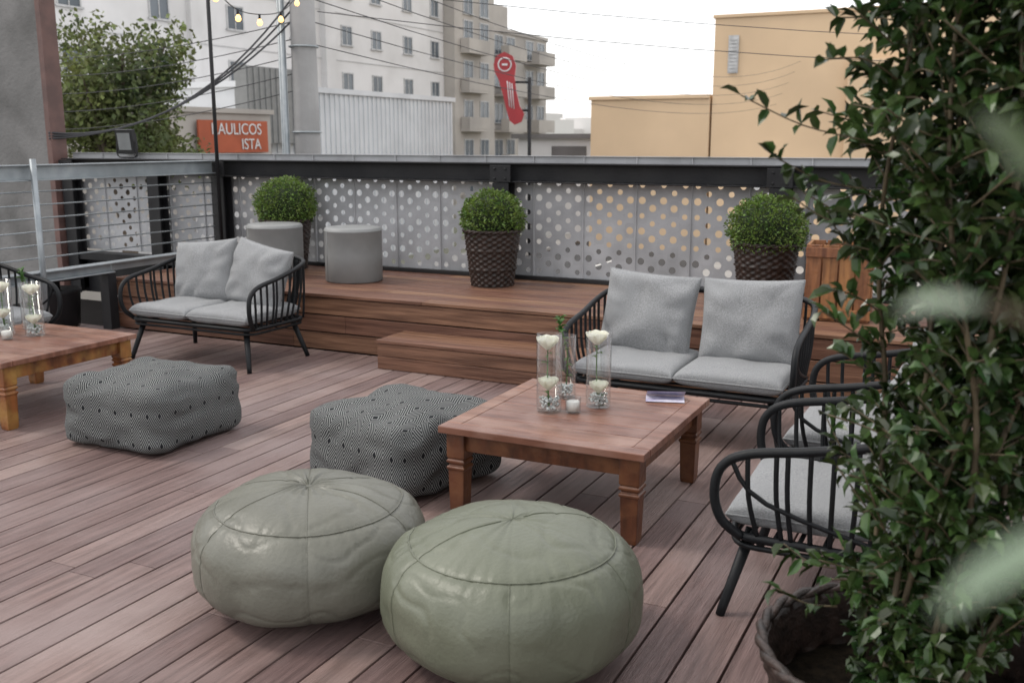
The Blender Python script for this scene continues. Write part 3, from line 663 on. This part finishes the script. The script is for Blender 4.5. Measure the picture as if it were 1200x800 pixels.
# utility pole and wires
def upole(loc,name='utility_pole'):
    e=empty(name,loc); mb=MB(); mb.tube([(0,0,0),(0,0,9.5)],[.19,.13],0,20); mb.obj('concrete_shaft',['conc'],e)
    mb=MB(); mb.b2(-.9,.9,.15,.25,7.4,7.5); mb.b2(-.7,.7,.15,.25,8.6,8.7)
    for x_ in(-.8,-.3,.3,.8): mb.tube([(x_,.2,7.5),(x_,.2,7.68)],.035,0,8)
    for z in(4.2,5.2,6.2): mb.tube([(.17*math.cos(k*pi/8),.17*math.sin(k*pi/8),z) for k in range(16)],.012,0,6,closed=True)
    mb.tube([(-.20,-.14,0),(-.20,-.14,7.2)],.035,0,8); mb.tube([(-.29,-.08,0),(-.29,-.08,6.9)],.028,0,8)
    mb.obj('crossarms_and_conduits',['galv'],e)
upole((-7.68,10.05,-3.5)); upole((-9.3,48,-3.5)); upole((-22.6,16,-3.5))
mb=MB()
def wire(a,b,sag,r=.01,n=16):
    a,b=Vector(a),Vector(b); mb.tube([a.lerp(b,i/n)-Vector((0,0,sag*4*(i/n)*(1-i/n))) for i in range(n+1)],r,0,5)
for k in range(5): wire((-7.66+.05*k,10.05,2.75+.25*k),(-9.3+.25*k,48,3.4+.5*k),.7+.12*k,.006)
for k in range(2): wire((-7.5,10.1,3.1+.3*k),(12,26+2*k,3.6+.6*k),.7,.005)
for k in range(5): wire((-7.8,10.05,2.2+.2*k),(-22.6,16,2.1+.42*k),.35,.006)
for k in range(3): wire((-7.8,10.0,3.0+.12*k),(-9.0,7.42,1.62+.03*k),.32+.07*k,.012)
wire((-6.74,7.42,3.4),(-7.7,10,3.5),.1,.005)
mb.obj('overhead_wires',['cable'])
# tree
def tree(name,loc,H,cr,seed,n):
    e=empty(name,loc); mb=MB(); ml=MB(); r2=random.Random(seed); tips=[]
    mb.tube(smooth([(0,0,0),(.1,.05,H*.3),(0,.1,H*.5)],5),[.22-.008*i for i in range(11)],0,10)
    for k in range(15):
        a=r2.uniform(0,6.28); q=cr*r2.uniform(.3,.95); z=H*r2.uniform(.52,.99); z-= .12*H*(q/cr)**2
        t=Vector((q*math.cos(a),q*math.sin(a),z)); st_=Vector((0,.08,H*r2.uniform(.35,.5))); S=smooth([st_,st_.lerp(t,.5)+Vector((0,0,.25)),t],5); mb.tube(S,[.09*(1-.8*i/len(S)) for i in range(len(S))],0,6); tips+= [S[-1],S[7],S[-3]]
    for i in range(n):
        c=r2.choice(tips); d=rv(); p=c+Vector((d.x,d.y,d.z*.8))*cr*.36*r2.random()**.4; s=r2.uniform(.10,.19)
        leaf2(ml,p,rv()+Vector((0,0,-.2)),rv(),s,s*.58)
    mb.obj('trunk_and_limbs',['bark'],e); ml.obj('crown',['treeleaf'],e)
tree('street_tree',(-18.5,17.1,-3.5),7.9,2.25,4,13000); tree('street_tree',(-21.0,14.2,-3.5),7.2,2.4,9,10000)
# ---------------------------------------------------------------- light
w=bpy.data.worlds.new('World'); sc.world=w; w.use_nodes=True; nt=w.node_tree; bg=nt.nodes['Background']
sk=nt.nodes.new('ShaderNodeTexSky'); sk.sky_type='NISHITA'; sk.sun_disc=False; el=math.radians(52); azv=Vector((-.75,-.25)) 
sk.sun_elevation=el; sk.sun_rotation=math.atan2(azv.x,azv.y); sk.air_density=1.0; sk.dust_density=2; sk.ozone_density=1
mx=nt.nodes.new('ShaderNodeMixRGB'); mx.inputs[0].default_value=.72; mx.inputs[2].default_value=(13.1,12.9,12.8,1)   # thin white overcast veil over the sky
nt.links.new(sk.outputs[0],mx.inputs[1]); nt.links.new(mx.outputs[0],bg.inputs[0]); bg.inputs[1].default_value=.15
l=bpy.data.lights.new('sun','SUN'); l.energy=1.5; l.angle=math.radians(12); l.color=(1,.94,.86); lo=bpy.data.objects.new('sun',l); sc.collection.objects.link(lo)
a2=azv.normalized(); dv=Vector((a2.x*math.cos(el),a2.y*math.cos(el),math.sin(el))); lo.rotation_euler=dv.to_track_quat('Z','Y').to_euler()
# ---------------------------------------------------------------- camera
c=bpy.data.cameras.new('camera'); co=bpy.data.objects.new('camera',c); sc.collection.objects.link(co); co.location=(0,0,1.6); co.rotation_euler=(math.radians(90-11.4),0,math.radians(26))
c.lens=35; c.sensor_width=36; c.clip_end=3000; c.clip_start=.05; c.dof.use_dof=True; c.dof.focus_distance=4.6; c.dof.aperture_fstop=4.0
sc.camera=co
sc.view_settings.view_transform='Standard'; sc.view_settings.look='None'; sc.view_settings.exposure=0
